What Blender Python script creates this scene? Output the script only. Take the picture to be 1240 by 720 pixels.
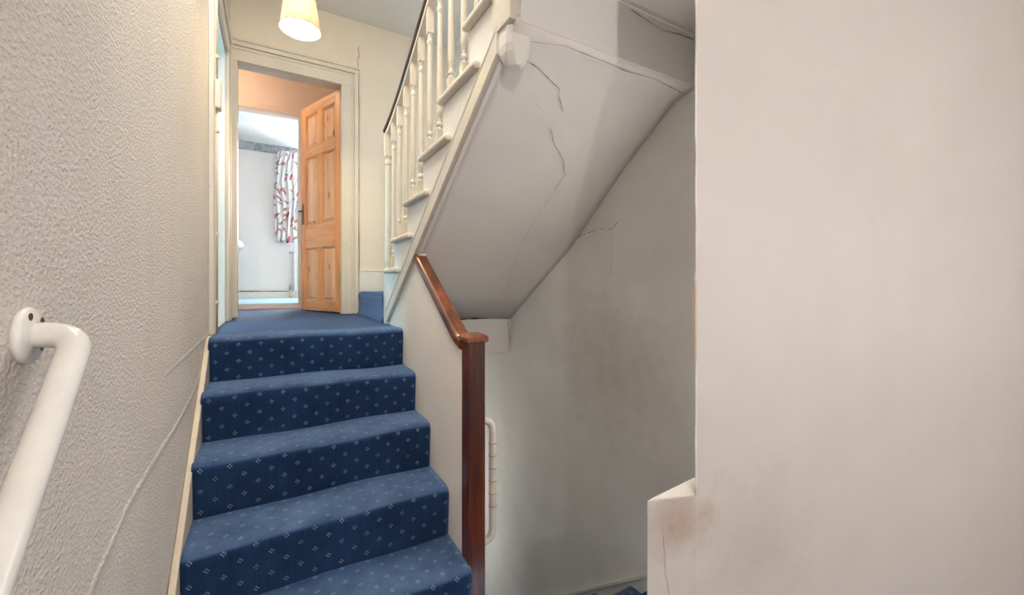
import bpy, bmesh, math, random
from mathutils import Vector, Matrix
random.seed(7)
R = math.radians
C = bpy.context.scene.collection
for o in list(bpy.data.objects):
    bpy.data.objects.remove(o, do_unlink=True)
sc = bpy.context.scene

# ------------------------------------------------------------------ camera
cam_d = bpy.data.cameras.new('camera'); cam = bpy.data.objects.new('camera', cam_d); C.objects.link(cam)
cam.location = (0, 0, 0)
cam.rotation_euler = (R(90), 0, -0.5266)
cam_d.sensor_width = 36; cam_d.lens = 500.8 / 1240 * 36
cam_d.shift_y = -(360 - 344.2) / 1240
cam_d.clip_start = 0.02
sc.camera = cam

# ------------------------------------------------------------------ world, lights, exposure
w = bpy.data.worlds.new('sky'); sc.world = w; w.use_nodes = True
bg = w.node_tree.nodes['Background']; bg.inputs[0].default_value = (0.62, 0.78, 1.0, 1); bg.inputs[1].default_value = 1.2

def lamp(name, kind, loc, power, col, rot=(0, 0, 0), size=None, size_y=None, radius=None):
    d = bpy.data.lights.new(name, kind); d.energy = power; d.color = col
    if kind == 'AREA':
        d.shape = 'RECTANGLE'; d.size = size; d.size_y = size_y
    else:
        d.shadow_soft_size = radius
    o = bpy.data.objects.new(name, d); C.objects.link(o); o.location = loc; o.rotation_euler = rot
    return o
# ceiling lamp of the half landing, behind the photographer
lamp('half_landing_lamp', 'POINT', (-0.13, -1.30, 1.00), 43.0, (1.0, 0.96, 0.92), radius=0.03)
# daylight through the lower stair window behind the photographer, plus an added upper fill
lamp('stair_window_daylight', 'AREA', (2.57, -1.55, 0.05), 19.0, (1.0, 0.97, 0.95), (R(90), 0, R(90)), 1.2, 1.2)
lamp('upper_fill', 'AREA', (0.55, -2.36, 1.75), 24.0, (1.0, 0.98, 0.96), (R(100), 0, 0), 1.2, 0.8)
# added fill at a made-up narrow window in the right wall
lamp('stairwell_side_fill', 'AREA', (1.515, 0.885, -0.15), 3.6, (1.0, 0.98, 0.95), (R(90), 0, R(90)), 0.30, 1.2)
# added overhead fill under the stairwell ceiling, no opening there
lamp('stairwell_top_fill', 'AREA', (0.08, 1.45, 2.29), 24.0, (1.0, 0.98, 0.96), (0, 0, 0), 0.6, 1.2)
# added fill beside the lower flight, brightening the stairwell walls
lamp('lower_hall_fill', 'AREA', (0.74, 3.10, -1.75), 2.8, (1.0, 0.98, 0.92), (R(100), 0, R(-45)), 0.7, 1.6)
# added fill brightening the lobby between landing and bedroom
lamp('lobby_fill', 'POINT', (-0.45, 4.42, 2.05), 5.0, (1.0, 0.80, 0.60), radius=0.05)
# daylight through the bedroom window
lamp('bedroom_window_daylight', 'AREA', (0.93, 7.10, 1.25), 230.0, (0.74, 0.88, 1.0), (R(-90), 0, 0), 1.1, 1.25)
# daylight of the room behind the doorway in the left wall
lamp('left_room_window_daylight', 'AREA', (-2.28, 3.05, 0.75), 30.0, (0.36, 0.78, 1.0), (R(90), 0, R(-90)), 1.0, 1.3)

sc.view_settings.view_transform = 'Standard'; sc.view_settings.look = 'None'
sc.view_settings.gamma = 1.0; sc.view_settings.use_curve_mapping = False
sc.view_settings.exposure = 0.83

# ------------------------------------------------------------------ materials
def new_mat(name):
    m = bpy.data.materials.new(name); m.use_nodes = True
    nt = m.node_tree; b = nt.nodes['Principled BSDF']
    return m, nt, b
def node(nt, t, **kw):
    n = nt.nodes.new(t)
    for k, v in kw.items(): setattr(n, k, v)
    return n
def math_n(nt, op, a, b=None, clamp=False):
    n = nt.nodes.new('ShaderNodeMath'); n.operation = op; n.use_clamp = clamp
    for i, v in enumerate((a, b)):
        if v is None: continue
        if isinstance(v, (int, float)): n.inputs[i].default_value = v
        else: nt.links.new(v, n.inputs[i])
    return n.outputs[0]
def noise(nt, vec, scale, detail=3, rough=0.5):
    n = node(nt, 'ShaderNodeTexNoise'); n.inputs['Scale'].default_value = scale
    n.inputs['Detail'].default_value = detail; n.inputs['Roughness'].default_value = rough
    if vec is not None: nt.links.new(vec, n.inputs['Vector'])
    return n.outputs[0]
def mapping(nt, vec, scale=(1, 1, 1), rot=(0, 0, 0), loc=(0, 0, 0)):
    n = node(nt, 'ShaderNodeMapping'); nt.links.new(vec, n.inputs['Vector'])
    n.inputs['Scale'].default_value = scale; n.inputs['Rotation'].default_value = rot; n.inputs['Location'].default_value = loc
    return n.outputs[0]
def ramp(nt, fac, stops):
    n = node(nt, 'ShaderNodeValToRGB'); nt.links.new(fac, n.inputs[0])
    e = n.color_ramp.elements
    while len(e) < len(stops): e.new(0.5)
    for el, (p, c) in zip(e, stops):
        el.position = p; el.color = (*c, 1)
    return n.outputs[0]
def mix(nt, fac, a, b, blend='MIX'):
    n = node(nt, 'ShaderNodeMix', data_type='RGBA', blend_type=blend)
    for i, v in ((0, fac), (6, a), (7, b)):
        if isinstance(v, (int, float)): n.inputs[i].default_value = v
        elif isinstance(v, tuple): n.inputs[i].default_value = (*v, 1)
        else: nt.links.new(v, n.inputs[i])
    return n.outputs[2]
def bump(nt, b, height, strength, dist):
    n = node(nt, 'ShaderNodeBump'); n.inputs['Strength'].default_value = strength; n.inputs['Distance'].default_value = dist
    nt.links.new(height, n.inputs['Height']); nt.links.new(n.outputs[0], b.inputs['Normal'])
    return n
def objco(nt):
    return node(nt, 'ShaderNodeTexCoord').outputs['Object']

def plaster(name, col, var=0.08, bscale=60, bstr=0.15, bdist=0.004, rough=0.75, dirt=None, dirt_amt=0.0, fine=220):
    m, nt, b = new_mat(name); v = objco(nt)
    n1 = noise(nt, v, 2.2, 5, 0.6)
    dark = tuple(c * (1 - var) for c in col); light = tuple(min(1, c * (1 + var * 0.5)) for c in col)
    c1 = ramp(nt, n1, [(0.3, dark), (0.7, light)])
    if dirt:
        n2 = noise(nt, mapping(nt, v, (1, 1, 0.7), loc=(3, 1, 7)), 1.7, 6, 0.65)
        f = math_n(nt, 'MULTIPLY', math_n(nt, 'MULTIPLY', math_n(nt, 'SUBTRACT', n2, 0.5), 4.0, True), dirt_amt)
        c1 = mix(nt, f, c1, dirt)
    nt.links.new(c1, b.inputs['Base Color']); b.inputs['Roughness'].default_value = rough
    h = math_n(nt, 'ADD', noise(nt, v, bscale, 2, 0.5), math_n(nt, 'MULTIPLY', noise(nt, v, fine, 2, 0.5), 0.35))
    bump(nt, b, h, bstr, bdist)
    return m

def textured_paper(name):                      # heavy stippled wall paper of the left wall
    m, nt, b = new_mat(name); v = objco(nt)
    n1 = noise(nt, v, 1.6, 5, 0.6)
    c = ramp(nt, n1, [(0.3, (0.66, 0.59, 0.515)), (0.7, (0.74, 0.675, 0.60))])
    n3 = noise(nt, mapping(nt, v, (1, 9, 0.8)), 1.3, 4, 0.6)
    c = mix(nt, math_n(nt, 'MULTIPLY', math_n(nt, 'SUBTRACT', n3, 0.45), 1.3, True), c, (0.74, 0.715, 0.68))
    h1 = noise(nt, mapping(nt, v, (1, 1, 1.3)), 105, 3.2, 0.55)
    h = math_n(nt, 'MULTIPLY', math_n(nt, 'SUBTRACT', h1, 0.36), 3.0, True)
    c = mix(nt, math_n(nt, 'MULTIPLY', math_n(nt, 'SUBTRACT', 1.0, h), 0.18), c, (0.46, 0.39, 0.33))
    nt.links.new(c, b.inputs['Base Color']); b.inputs['Roughness'].default_value = 0.55
    bump(nt, b, h, 0.95, 0.0034)
    return m

def paint(name, col, rough=0.4, wear_or_light=None):
    m, nt, b = new_mat(name); v = objco(nt)
    c = ramp(nt, noise(nt, v, 6, 4, 0.6), [(0.3, tuple(x * 0.93 for x in col)), (0.7, col)])
    if wear_or_light:
        f = math_n(nt, 'MULTIPLY', math_n(nt, 'SUBTRACT', noise(nt, v, 28, 5, 0.7), 0.60), 6.0, True)
        c = mix(nt, math_n(nt, 'MULTIPLY', f, 0.6), c, wear_or_light)
    nt.links.new(c, b.inputs['Base Color']); b.inputs['Roughness'].default_value = rough
    bump(nt, b, noise(nt, v, 90, 2), 0.08, 0.002)
    return m

def carpet_mat(name, motif=True):
    m, nt, b = new_mat(name)
    uv = node(nt, 'ShaderNodeUVMap'); uv.uv_map = 'UVMap'
    v = objco(nt)
    n1 = noise(nt, v, 5, 5, 0.65); n2 = noise(nt, v, 420, 2, 0.6); n3 = noise(nt, mapping(nt, v, (40, 1.5, 1.5)), 5, 3, 0.6)
    s = math_n(nt, 'ADD', math_n(nt, 'ADD', math_n(nt, 'MULTIPLY', n1, 0.5), math_n(nt, 'MULTIPLY', n2, 0.35)), math_n(nt, 'MULTIPLY', n3, 0.25))
    c = ramp(nt, s, [(0.38, (0.006, 0.017, 0.050)), (0.72, (0.020, 0.052, 0.130))])
    at = node(nt, 'ShaderNodeAttribute'); at.attribute_name = 'wear_or_light'  # paler treads: worn pile plus light put into the colour
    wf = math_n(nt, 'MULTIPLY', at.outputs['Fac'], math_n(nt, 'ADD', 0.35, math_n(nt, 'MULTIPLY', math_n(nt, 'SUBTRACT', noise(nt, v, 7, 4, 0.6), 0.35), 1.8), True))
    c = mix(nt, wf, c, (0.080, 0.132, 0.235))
    if motif:
        sep = node(nt, 'ShaderNodeSeparateXYZ'); nt.links.new(uv.outputs[0], sep.inputs[0])
        su, sv = 0.092, 0.079
        def cell(off):
            du = math_n(nt, 'ABSOLUTE', math_n(nt, 'MULTIPLY', math_n(nt, 'SUBTRACT', math_n(nt, 'FRACT', math_n(nt, 'ADD', math_n(nt, 'DIVIDE', sep.outputs[0], su), off + 50)), 0.5), su))
            dv = math_n(nt, 'ABSOLUTE', math_n(nt, 'MULTIPLY', math_n(nt, 'SUBTRACT', math_n(nt, 'FRACT', math_n(nt, 'ADD', math_n(nt, 'DIVIDE', sep.outputs[1], sv), off + 50)), 0.5), sv))
            M = math_n(nt, 'MAXIMUM', du, dv); k = math_n(nt, 'MINIMUM', du, dv)
            d = math_n(nt, 'ADD', math_n(nt, 'ABSOLUTE', math_n(nt, 'SUBTRACT', M, 0.0058)), k)
            return math_n(nt, 'MULTIPLY', math_n(nt, 'SUBTRACT', 0.0034, d), 900.0, True)
        f = math_n(nt, 'MAXIMUM', cell(0.0), cell(0.5))
        f = math_n(nt, 'MULTIPLY', f, math_n(nt, 'MULTIPLY', noise(nt, v, 45, 2), 1.15, True))
        c = mix(nt, f, c, (0.42, 0.50, 0.62))
    nt.links.new(c, b.inputs['Base Color']); b.inputs['Roughness'].default_value = 0.95
    b.inputs['Specular IOR Level'].default_value = 0.1
    if not motif: b.inputs['Specular IOR Level'].default_value = 0.25; b.inputs['Roughness'].default_value = 0.6
    b.inputs['Sheen Weight'].default_value = 0.5 if motif else 0.22; b.inputs['Sheen Roughness'].default_value = 0.4
    b.inputs['Sheen Tint'].default_value = (0.40, 0.62, 1.0, 1)
    bump(nt, b, math_n(nt, 'ADD', n2, math_n(nt, 'MULTIPLY', n1, 0.8)), 0.5, 0.004)
    return m

def wood(name, lo, mid, hi, axis='Z', scale=7, rough=0.35, coat=0.0, knots=None):
    m, nt, b = new_mat(name); v = objco(nt)
    st = {'Z': (1, 1, 0.07), 'Y': (1, 0.07, 1), 'X': (0.07, 1, 1)}[axis]
    vv = mapping(nt, v, st)
    n1 = noise(nt, vv, scale * 3, 4, 0.6); n2 = noise(nt, vv, scale * 14, 3, 0.6)
    s = math_n(nt, 'ADD', math_n(nt, 'MULTIPLY', n1, 0.7), math_n(nt, 'MULTIPLY', n2, 0.3))
    c = ramp(nt, s, [(0.34, lo), (0.5, mid), (0.68, hi)])
    if knots:
        vo = node(nt, 'ShaderNodeTexVoronoi'); vo.inputs['Scale'].default_value = 5.0
        nt.links.new(mapping(nt, v, (2.2, 2.2, 0.75)), vo.inputs['Vector'])
        f = math_n(nt, 'MULTIPLY', math_n(nt, 'SUBTRACT', 0.17, vo.outputs['Distance']), 11.0, True)
        c = mix(nt, f, c, knots)
    nt.links.new(c, b.inputs['Base Color']); b.inputs['Roughness'].default_value = rough
    b.inputs['Coat Weight'].default_value = coat; b.inputs['Coat Roughness'].default_value = 0.15
    bump(nt, b, s, 0.08, 0.003)
    return m

def plain(name, col, rough=0.4, metal=0.0):
    m, nt, b = new_mat(name); v = objco(nt)
    c = ramp(nt, noise(nt, v, 20, 3), [(0.3, tuple(x * 0.9 for x in col)), (0.7, col)])
    nt.links.new(c, b.inputs['Base Color']); b.inputs['Roughness'].default_value = rough; b.inputs['Metallic'].default_value = metal
    return m

def curtain_mat():
    m, nt, b = new_mat('leaf_print_fabric')
    uv = node(nt, 'ShaderNodeUVMap'); uv.uv_map = 'UVMap'; base = uv.outputs[0]
    c = None; col = (0.74, 0.76, 0.78)
    def leaves(rot, sc_, thr, keep, loc):
        vo = node(nt, 'ShaderNodeTexVoronoi'); vo.inputs['Scale'].default_value = 1.0
        nt.links.new(mapping(nt, mapping(nt, base, (1, 1, 1), (0, 0, R(rot)), loc), sc_), vo.inputs['Vector'])
        sp = node(nt, 'ShaderNodeSeparateColor'); nt.links.new(vo.outputs['Color'], sp.inputs[0])
        on = math_n(nt, 'LESS_THAN', sp.outputs[0], keep)
        return math_n(nt, 'MULTIPLY', math_n(nt, 'MULTIPLY', math_n(nt, 'SUBTRACT', thr, vo.outputs['Distance']), 14.0, True), on)
    vine = node(nt, 'ShaderNodeTexWave'); vine.inputs['Scale'].default_value = 2.2; vine.inputs['Distortion'].default_value = 7; vine.inputs['Detail'].default_value = 1.5
    nt.links.new(mapping(nt, base, (1, 0.8, 1), (0, 0, R(25))), vine.inputs['Vector'])
    c = mix(nt, math_n(nt, 'MULTIPLY', math_n(nt, 'SUBTRACT', vine.outputs['Fac'], 0.965), 25.0, True), col, (0.33, 0.27, 0.26))
    for rot, s2, thr, keep, loc, cc in ((28, (15, 5, 1), 0.36, 0.45, (0, 0, 0), (0.42, 0.012, 0.04)), (-35, (16, 5.5, 1), 0.33, 0.40, (5, 2, 0), (0.36, 0.02, 0.05)),
                                        (60, (15, 6, 1), 0.33, 0.32, (9, 4, 0), (0.34, 0.22, 0.15)), (-70, (16, 6, 1), 0.32, 0.30, (2, 7, 0), (0.38, 0.27, 0.20))):
        c = mix(nt, leaves(rot, s2, thr, keep, loc), c, cc)
    nt.links.new(c, b.inputs['Base Color']); b.inputs['Roughness'].default_value = 0.9
    return m

def frieze_mat():
    m, nt, b = new_mat('marbled_border_paper'); v = objco(nt)
    c = ramp(nt, noise(nt, v, 11, 6, 0.7), [(0.35, (0.20, 0.24, 0.29)), (0.5, (0.36, 0.39, 0.43)), (0.65, (0.50, 0.52, 0.54))])
    nt.links.new(c, b.inputs['Base Color']); b.inputs['Roughness'].default_value = 0.8
    return m

def shade_mat():
    m, nt, b = new_mat('parchment_shade'); v = objco(nt)
    c = ramp(nt, noise(nt, v, 30, 4), [(0.3, (0.78, 0.69, 0.50)), (0.7, (0.88, 0.80, 0.62))])
    nt.links.new(c, b.inputs['Base Color']); b.inputs['Roughness'].default_value = 0.8
    t = node(nt, 'ShaderNodeBsdfTranslucent'); nt.links.new(c, t.inputs[0])
    mx = node(nt, 'ShaderNodeMixShader'); mx.inputs[0].default_value = 0.30
    out = nt.nodes['Material Output']
    nt.links.new(b.outputs[0], mx.inputs[1]); nt.links.new(t.outputs[0], mx.inputs[2]); nt.links.new(mx.outputs[0], out.inputs[0])
    return m
def emit(name, col, s):
    m, nt, b = new_mat(name)
    b.inputs['Emission Color'].default_value = (*col, 1); b.inputs['Emission Strength'].default_value = s
    b.inputs['Base Color'].default_value = (*col, 1)
    return m
def glass_mat():
    m, nt, b = new_mat('window_glass')
    b.inputs['Transmission Weight'].default_value = 1.0; b.inputs['Roughness'].default_value = 0.02; b.inputs['IOR'].default_value = 1.1
    return m

M = {}
M['left'] = textured_paper('stippled_beige_paper')
M['left_smooth'] = plaster('beige_paint_seam', (0.60, 0.55, 0.49), 0.05, 120, 0.25, 0.002, 0.5)
M['far'] = plaster('cream_wall_paint', (0.74, 0.67, 0.565), 0.06, 40, 0.12, 0.004)
M['ceil'] = plaster('white_ceiling_paint', (0.82, 0.79, 0.75), 0.05, 40, 0.1, 0.003)
M['right'] = plaster('grey_embossed_paper', (0.77, 0.755, 0.71), 0.10, 110, 0.40, 0.004, 0.6, (0.55, 0.51, 0.44), 0.22)
M['soffit'] = plaster('soffit_plaster', (0.73, 0.675, 0.625), 0.07, 14, 0.22, 0.012, 0.6)
M['fascia'] = plaster('fascia_paint', (0.75, 0.72, 0.69), 0.05, 30, 0.12, 0.004, 0.6)
M['pillar'] = plaster('pinkish_white_wall_paint', (0.59, 0.55, 0.515), 0.05, 70, 0.14, 0.003, 0.55, (0.46, 0.39, 0.34), 0.25)
def stain(m, centre, radius, col, amt):
    nt = m.node_tree; b = nt.nodes['Principled BSDF']; v = objco(nt)
    src = b.inputs['Base Color'].links[0].from_socket
    sub = node(nt, 'ShaderNodeVectorMath', operation='DISTANCE'); nt.links.new(v, sub.inputs[0]); sub.inputs[1].default_value = centre
    d = math_n(nt, 'ADD', sub.outputs['Value'], math_n(nt, 'MULTIPLY', math_n(nt, 'SUBTRACT', noise(nt, v, 14, 5, 0.65), 0.5), radius * 1.6))
    f = math_n(nt, 'MULTIPLY', math_n(nt, 'SUBTRACT', 1.0, math_n(nt, 'DIVIDE', d, radius)), amt, True)
    nt.links.new(mix(nt, f, src, col), b.inputs['Base Color'])
stain(M['pillar'], (0.80, 0.61, -0.53), 0.11, (0.36, 0.24, 0.16), 0.75)
stain(M['pillar'], (0.98, 0.57, -0.62), 0.22, (0.42, 0.34, 0.29), 0.35)
stain(M['right'], (1.53, 1.62, -0.45), 0.45, (0.56, 0.52, 0.46), 0.6)
M['cream'] = paint('cream_gloss_paint', (0.68, 0.62, 0.52), 0.35, (0.45, 0.36, 0.25))
M['turned'] = paint('old_cream_gloss', (0.60, 0.53, 0.42), 0.35, (0.42, 0.33, 0.22))
M['panel'] = plaster('cream_panel_paint', (0.84, 0.765, 0.675), 0.05, 20, 0.06, 0.003, 0.45)
M['white'] = paint('white_gloss_paint', (0.80, 0.765, 0.70), 0.35, (0.55, 0.47, 0.38))
M['dirtywood'] = paint('worn_cream_string_paint', (0.60, 0.51, 0.39), 0.45, (0.30, 0.22, 0.13))
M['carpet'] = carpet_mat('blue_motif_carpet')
M['carpet_plain'] = carpet_mat('blue_plain_carpet', False)
M['carpet_pale'] = plaster('pale_blue_carpet', (0.36, 0.52, 0.62), 0.15, 300, 0.3, 0.004, 0.95)
M['mahogany'] = wood('dark_stained_wood', (0.022, 0.005, 0.003), (0.085, 0.018, 0.008), (0.20, 0.050, 0.016), 'Z', 6, 0.32, 0.2)
M['mahogany_y'] = wood('dark_stained_rail_wood', (0.05, 0.012, 0.006), (0.16, 0.042, 0.015), (0.30, 0.095, 0.030), 'Y', 6, 0.28, 0.5)
M['darkrail'] = wood('near_black_rail_wood', (0.02, 0.008, 0.006), (0.045, 0.016, 0.012), (0.08, 0.03, 0.02), 'Y', 6, 0.3, 0.3)
M['pine'] = wood('pine_frame_wood', (0.52, 0.20, 0.06), (0.70, 0.32, 0.11), (0.80, 0.43, 0.18), 'Z', 5, 0.35, 0.2)
M['pine_x'] = wood('pine_rail_wood', (0.52, 0.22, 0.08), (0.70, 0.35, 0.15), (0.80, 0.46, 0.24), 'X', 5, 0.35, 0.2)
M['pine_panel'] = wood('pine_panel_wood', (0.58, 0.30, 0.14), (0.72, 0.42, 0.23), (0.82, 0.54, 0.34), 'Z', 4, 0.35, 0.2, (0.20, 0.07, 0.03))
M['brass'] = plain('brass', (0.62, 0.42, 0.14), 0.35, 0.9)
M['bronze'] = plain('aged_bronze', (0.16, 0.12, 0.08), 0.4, 0.8)
M['steel'] = plain('grey_steel', (0.45, 0.45, 0.44), 0.35, 0.9)
M['rail_white'] = plain('white_powder_coat', (0.76, 0.73, 0.67), 0.22)
M['rail_pink'] = plain('off_white_plastic', (0.74, 0.66, 0.60), 0.3)
M['gold'] = plain('gold_ring', (0.62, 0.40, 0.16), 0.4, 0.3)
M['black'] = plain('dark_gap', (0.015, 0.013, 0.012), 0.9)
M['crack'] = plain('crack_shadow_line', (0.16, 0.13, 0.11), 0.9)
M['bedwall'] = plaster('pale_bedroom_wall', (0.72, 0.71, 0.69), 0.03, 40, 0.08, 0.003)
M['pinkwall'] = plaster('peach_lobby_wall', (0.74, 0.56, 0.44), 0.04, 40, 0.08, 0.003)
M['radiator'] = plain('white_radiator_enamel', (0.78, 0.78, 0.78), 0.3)
M['curtain'] = curtain_mat()
M['frieze'] = frieze_mat()
M['shade'] = shade_mat()
M['bulb'] = emit('lit_bulb', (1.0, 0.73, 0.37), 560.0)
M['glass'] = glass_mat()
M['torn'] = plain('torn_paper', (0.56, 0.45, 0.35), 0.8)
M['redwood'] = plain('reddish_wood_threshold', (0.60, 0.36, 0.30), 0.5)
M['lampwhite'] = plain('white_lamp_fabric', (0.80, 0.80, 0.80), 0.7)

# ------------------------------------------------------------------ mesh helpers
class MB:
    def __init__(s): s.v = []; s.f = []
    def add(s, vs, fs):
        k = len(s.v); s.v += [tuple(v) for v in vs]; s.f += [tuple(i + k for i in f) for f in fs]; return s
    def box(s, x0, x1, y0, y1, z0, z1):
        return s.add([(x, y, z) for x in (x0, x1) for y in (y0, y1) for z in (z0, z1)],
                     [(0, 1, 3, 2), (4, 6, 7, 5), (0, 4, 5, 1), (2, 3, 7, 6), (0, 2, 6, 4), (1, 5, 7, 3)])
    def prism(s, poly, axis, a, b):             # polygon in the other two axes, extruded along axis
        def P(p, t):
            return {'X': (t, p[0], p[1]), 'Y': (p[0], t, p[1]), 'Z': (p[0], p[1], t)}[axis]
        n = len(poly)
        vs = [P(p, a) for p in poly] + [P(p, b) for p in poly]
        fs = [tuple(range(n))[::-1], tuple(range(n, 2 * n))] + [(i, (i + 1) % n, (i + 1) % n + n, i + n) for i in range(n)]
        return s.add(vs, fs)
    def tube(s, pts, r, seg=16, caps=True):
        pts = [Vector(p) for p in pts]; n = len(pts); rings = []
        t0 = (pts[1] - pts[0]).normalized()
        up = Vector((0, 0, 1)) if abs(t0.z) < 0.9 else Vector((1, 0, 0))
        side = t0.cross(up).normalized()
        vs = []
        for i, p in enumerate(pts):
            t = (pts[min(i + 1, n - 1)] - pts[max(i - 1, 0)]).normalized()
            side = (side - t * side.dot(t)).normalized(); u = t.cross(side)
            rr = r[i] if isinstance(r, (list, tuple)) else r
            vs += [p + side * rr * math.cos(2 * math.pi * k / seg) + u * rr * math.sin(2 * math.pi * k / seg) for k in range(seg)]
        fs = [(i * seg + k, i * seg + (k + 1) % seg, (i + 1) * seg + (k + 1) % seg, (i + 1) * seg + k) for i in range(n - 1) for k in range(seg)]
        if caps: fs += [tuple(range(seg))[::-1], tuple(range((n - 1) * seg, n * seg))]
        return s.add(vs, fs)
    def lathe(s, prof, c, seg=16, axis='Z', rot=0.0):   # prof: (radius, height) pairs
        vs = []
        for r_, h in prof:
            for k in range(seg):
                a = 2 * math.pi * k / seg + rot; x, y = r_ * math.cos(a), r_ * math.sin(a)
                d = {'Z': (x, y, h), 'X': (h, x, y), 'Y': (x, h, y)}[axis]
                vs.append((c[0] + d[0], c[1] + d[1], c[2] + d[2]))
        n = len(prof)
        fs = [(i * seg + k, i * seg + (k + 1) % seg, (i + 1) * seg + (k + 1) % seg, (i + 1) * seg + k) for i in range(n - 1) for k in range(seg)]
        fs += [tuple(range(seg))[::-1], tuple(range((n - 1) * seg, n * seg))]
        return s.add(vs, fs)
    def sweep_yz(s, path, x, section):          # path of (y, z); section of (dx, dn)
        n = len(path); m = len(section); vs = []
        for i, p in enumerate(path):
            a, b = path[max(i - 1, 0)], path[min(i + 1, n - 1)]
            ty, tz = b[0] - a[0], b[1] - a[1]; l = math.hypot(ty, tz); ty /= l; tz /= l
            ny, nz = (-tz, ty) if ty >= 0 else (tz, -ty)
            vs += [(x + dx, p[0] + ny * dn, p[1] + nz * dn) for dx, dn in section]
        fs = [(i * m + k, i * m + (k + 1) % m, (i + 1) * m + (k + 1) % m, (i + 1) * m + k) for i in range(n - 1) for k in range(m)]
        fs += [tuple(range(m))[::-1], tuple(range((n - 1) * m, n * m))]
        return s.add(vs, fs)
    def build(s, name, mat, parent=None, smooth=False, bevel=None, kind=None, seg=2):
        me = bpy.data.meshes.new(name); me.from_pydata(s.v, [], s.f); me.update()
        bm = bmesh.new(); bm.from_mesh(me); bmesh.ops.recalc_face_normals(bm, faces=bm.faces); bm.to_mesh(me); bm.free()
        o = bpy.data.objects.new(name, me); C.objects.link(o); me.materials.append(mat)
        if smooth:
            for p in me.polygons: p.use_smooth = True
        if bevel:
            bv = o.modifiers.new('bevel', 'BEVEL'); bv.width = bevel; bv.segments = seg; bv.limit_method = 'ANGLE'; bv.angle_limit = R(35)
        if parent is not None:
            o.parent = parent
            o.matrix_parent_inverse = Matrix.Identity(4)
            off = world_of(parent)
            if not parent.get('local'):
                o.location = -off
        if kind: o['kind'] = kind
        return o
def world_of(o):
    v = Vector((0, 0, 0))
    while o is not None:
        v += Vector(o.location); o = o.parent
    return v
def empty(name, loc, label=None, cat=None, group=None, kind=None, rotz=0.0, local=False):
    o = bpy.data.objects.new(name, None); C.objects.link(o); o.location = loc; o.rotation_euler = (0, 0, rotz)
    o.empty_display_size = 0.05
    if label: o['label'] = label
    if cat: o['category'] = cat
    if group: o['group'] = group
    if kind: o['kind'] = kind
    if local: o['local'] = 1
    return o
def tag(o, label, cat=None, group=None):
    o['label'] = label
    if cat: o['category'] = cat
    if group: o['group'] = group
    return o
def struct(mb, name, mat, label=None, **kw):
    o = mb.build(name, mat, kind='structure', **kw)
    if label: o['label'] = label
    return o
def fillet(pts, r, n=7):
    pts = [Vector(p) for p in pts]; out = [pts[0]]
    for i in range(1, len(pts) - 1):
        a, b, c = pts[i - 1], pts[i], pts[i + 1]
        d1 = (a - b).normalized(); d2 = (c - b).normalized()
        p1 = b + d1 * r; p2 = b + d2 * r
        for k in range(n + 1):
            t = k / n; out.append((1 - t) ** 2 * p1 + 2 * t * (1 - t) * b + t * t * p2)
    out.append(pts[-1]); return out
def rounded(wd, h, r, n=3, cx=0.0, cn=0.0):
    s = []
    for sx, sy, a0 in ((1, 1, 0), (-1, 1, 90), (-1, -1, 180), (1, -1, 270)):
        for k in range(n + 1):
            a = R(a0 + 90 * k / n); s.append((cx + sx * (wd / 2 - r) + r * math.cos(a), cn + sy * (h / 2 - r) + r * math.sin(a)))
    return s

# ------------------------------------------------------------------ key dimensions
XW = -0.275      # left wall face
XS = 0.656       # outer string / panel plane
XR = 1.53        # right wall face of the stairwell
X2 = 2.60        # right wall face of the wider half landing
YF = 3.823       # far wall face
ZL = -0.2543     # main landing floor
ZH = -1.279      # half landing floor
ZC = 2.31        # ceiling
YB = -2.45       # back wall
RI, GO, Y0 = 0.205, 0.238, 2.387
ZB = -3.3

# ------------------------------------------------------------------ setting: walls
DY0, DY1, DZ = 2.66, 3.45, 1.60           # doorway in left wall
mb = MB()
mb.box(XW - 0.10, XW, YB, DY0, ZB, ZC).box(XW - 0.10, XW, DY0, DY1, DZ, ZC).box(XW - 0.10, XW, DY1, YF + 0.12, ZB, ZC).box(XW - 0.10, XW, DY0, DY1, ZB, ZL - 0.03)
wall_left = struct(mb, 'wall_left', M['left'], 'beige stippled wall beside the stairs')

FX0, FX1, FZ = -0.228, 0.518, 1.716       # doorway in far wall
mb = MB()
mb.box(XW - 0.1, FX0 - 0.02, YF, YF + 0.12, ZB, ZC).box(FX0 - 0.02, FX1 + 0.02, YF, YF + 0.12, FZ + 0.02, ZC).box(FX1 + 0.02, XR + 0.1, YF, YF + 0.12, ZB, ZC).box(FX0 - 0.02, FX1 + 0.02, YF, YF + 0.12, ZB, ZL - 0.03)
wall_far = struct(mb, 'wall_far', M['far'], 'cream wall around the doorway at the end of the landing')
wy0, wy1, wz0, wz1 = -2.20, -0.90, -0.60, 0.70      # stair window in the right wall, behind the photographer
wall_right = struct(MB().box(XR, XR + 0.1, 0.66, 0.72, ZB, ZC).box(XR, XR + 0.1, 1.05, YF + 0.12, ZB, ZC).box(XR, XR + 0.1, 0.72, 1.05, ZB, -0.76).box(XR, XR + 0.1, 0.72, 1.05, 0.46, ZC), 'wall_right', M['right'], 'grey embossed wall of the lower stairwell')
mb = MB().box(X2, X2 + 0.1, YB, wy0, ZH, ZC).box(X2, X2 + 0.1, wy1, 0.66, ZH, ZC).box(X2, X2 + 0.1, wy0, wy1, ZH, wz0).box(X2, X2 + 0.1, wy0, wy1, wz1, ZC).box(XR + 0.1, X2, 0.56, 0.66, 1.047, ZC)
struct(mb, 'wall_half_landing', M['pillar'])
e = empty('window_2', (X2 + 0.05, -1.55, wz0), kind='structure')
f = MB()
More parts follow.
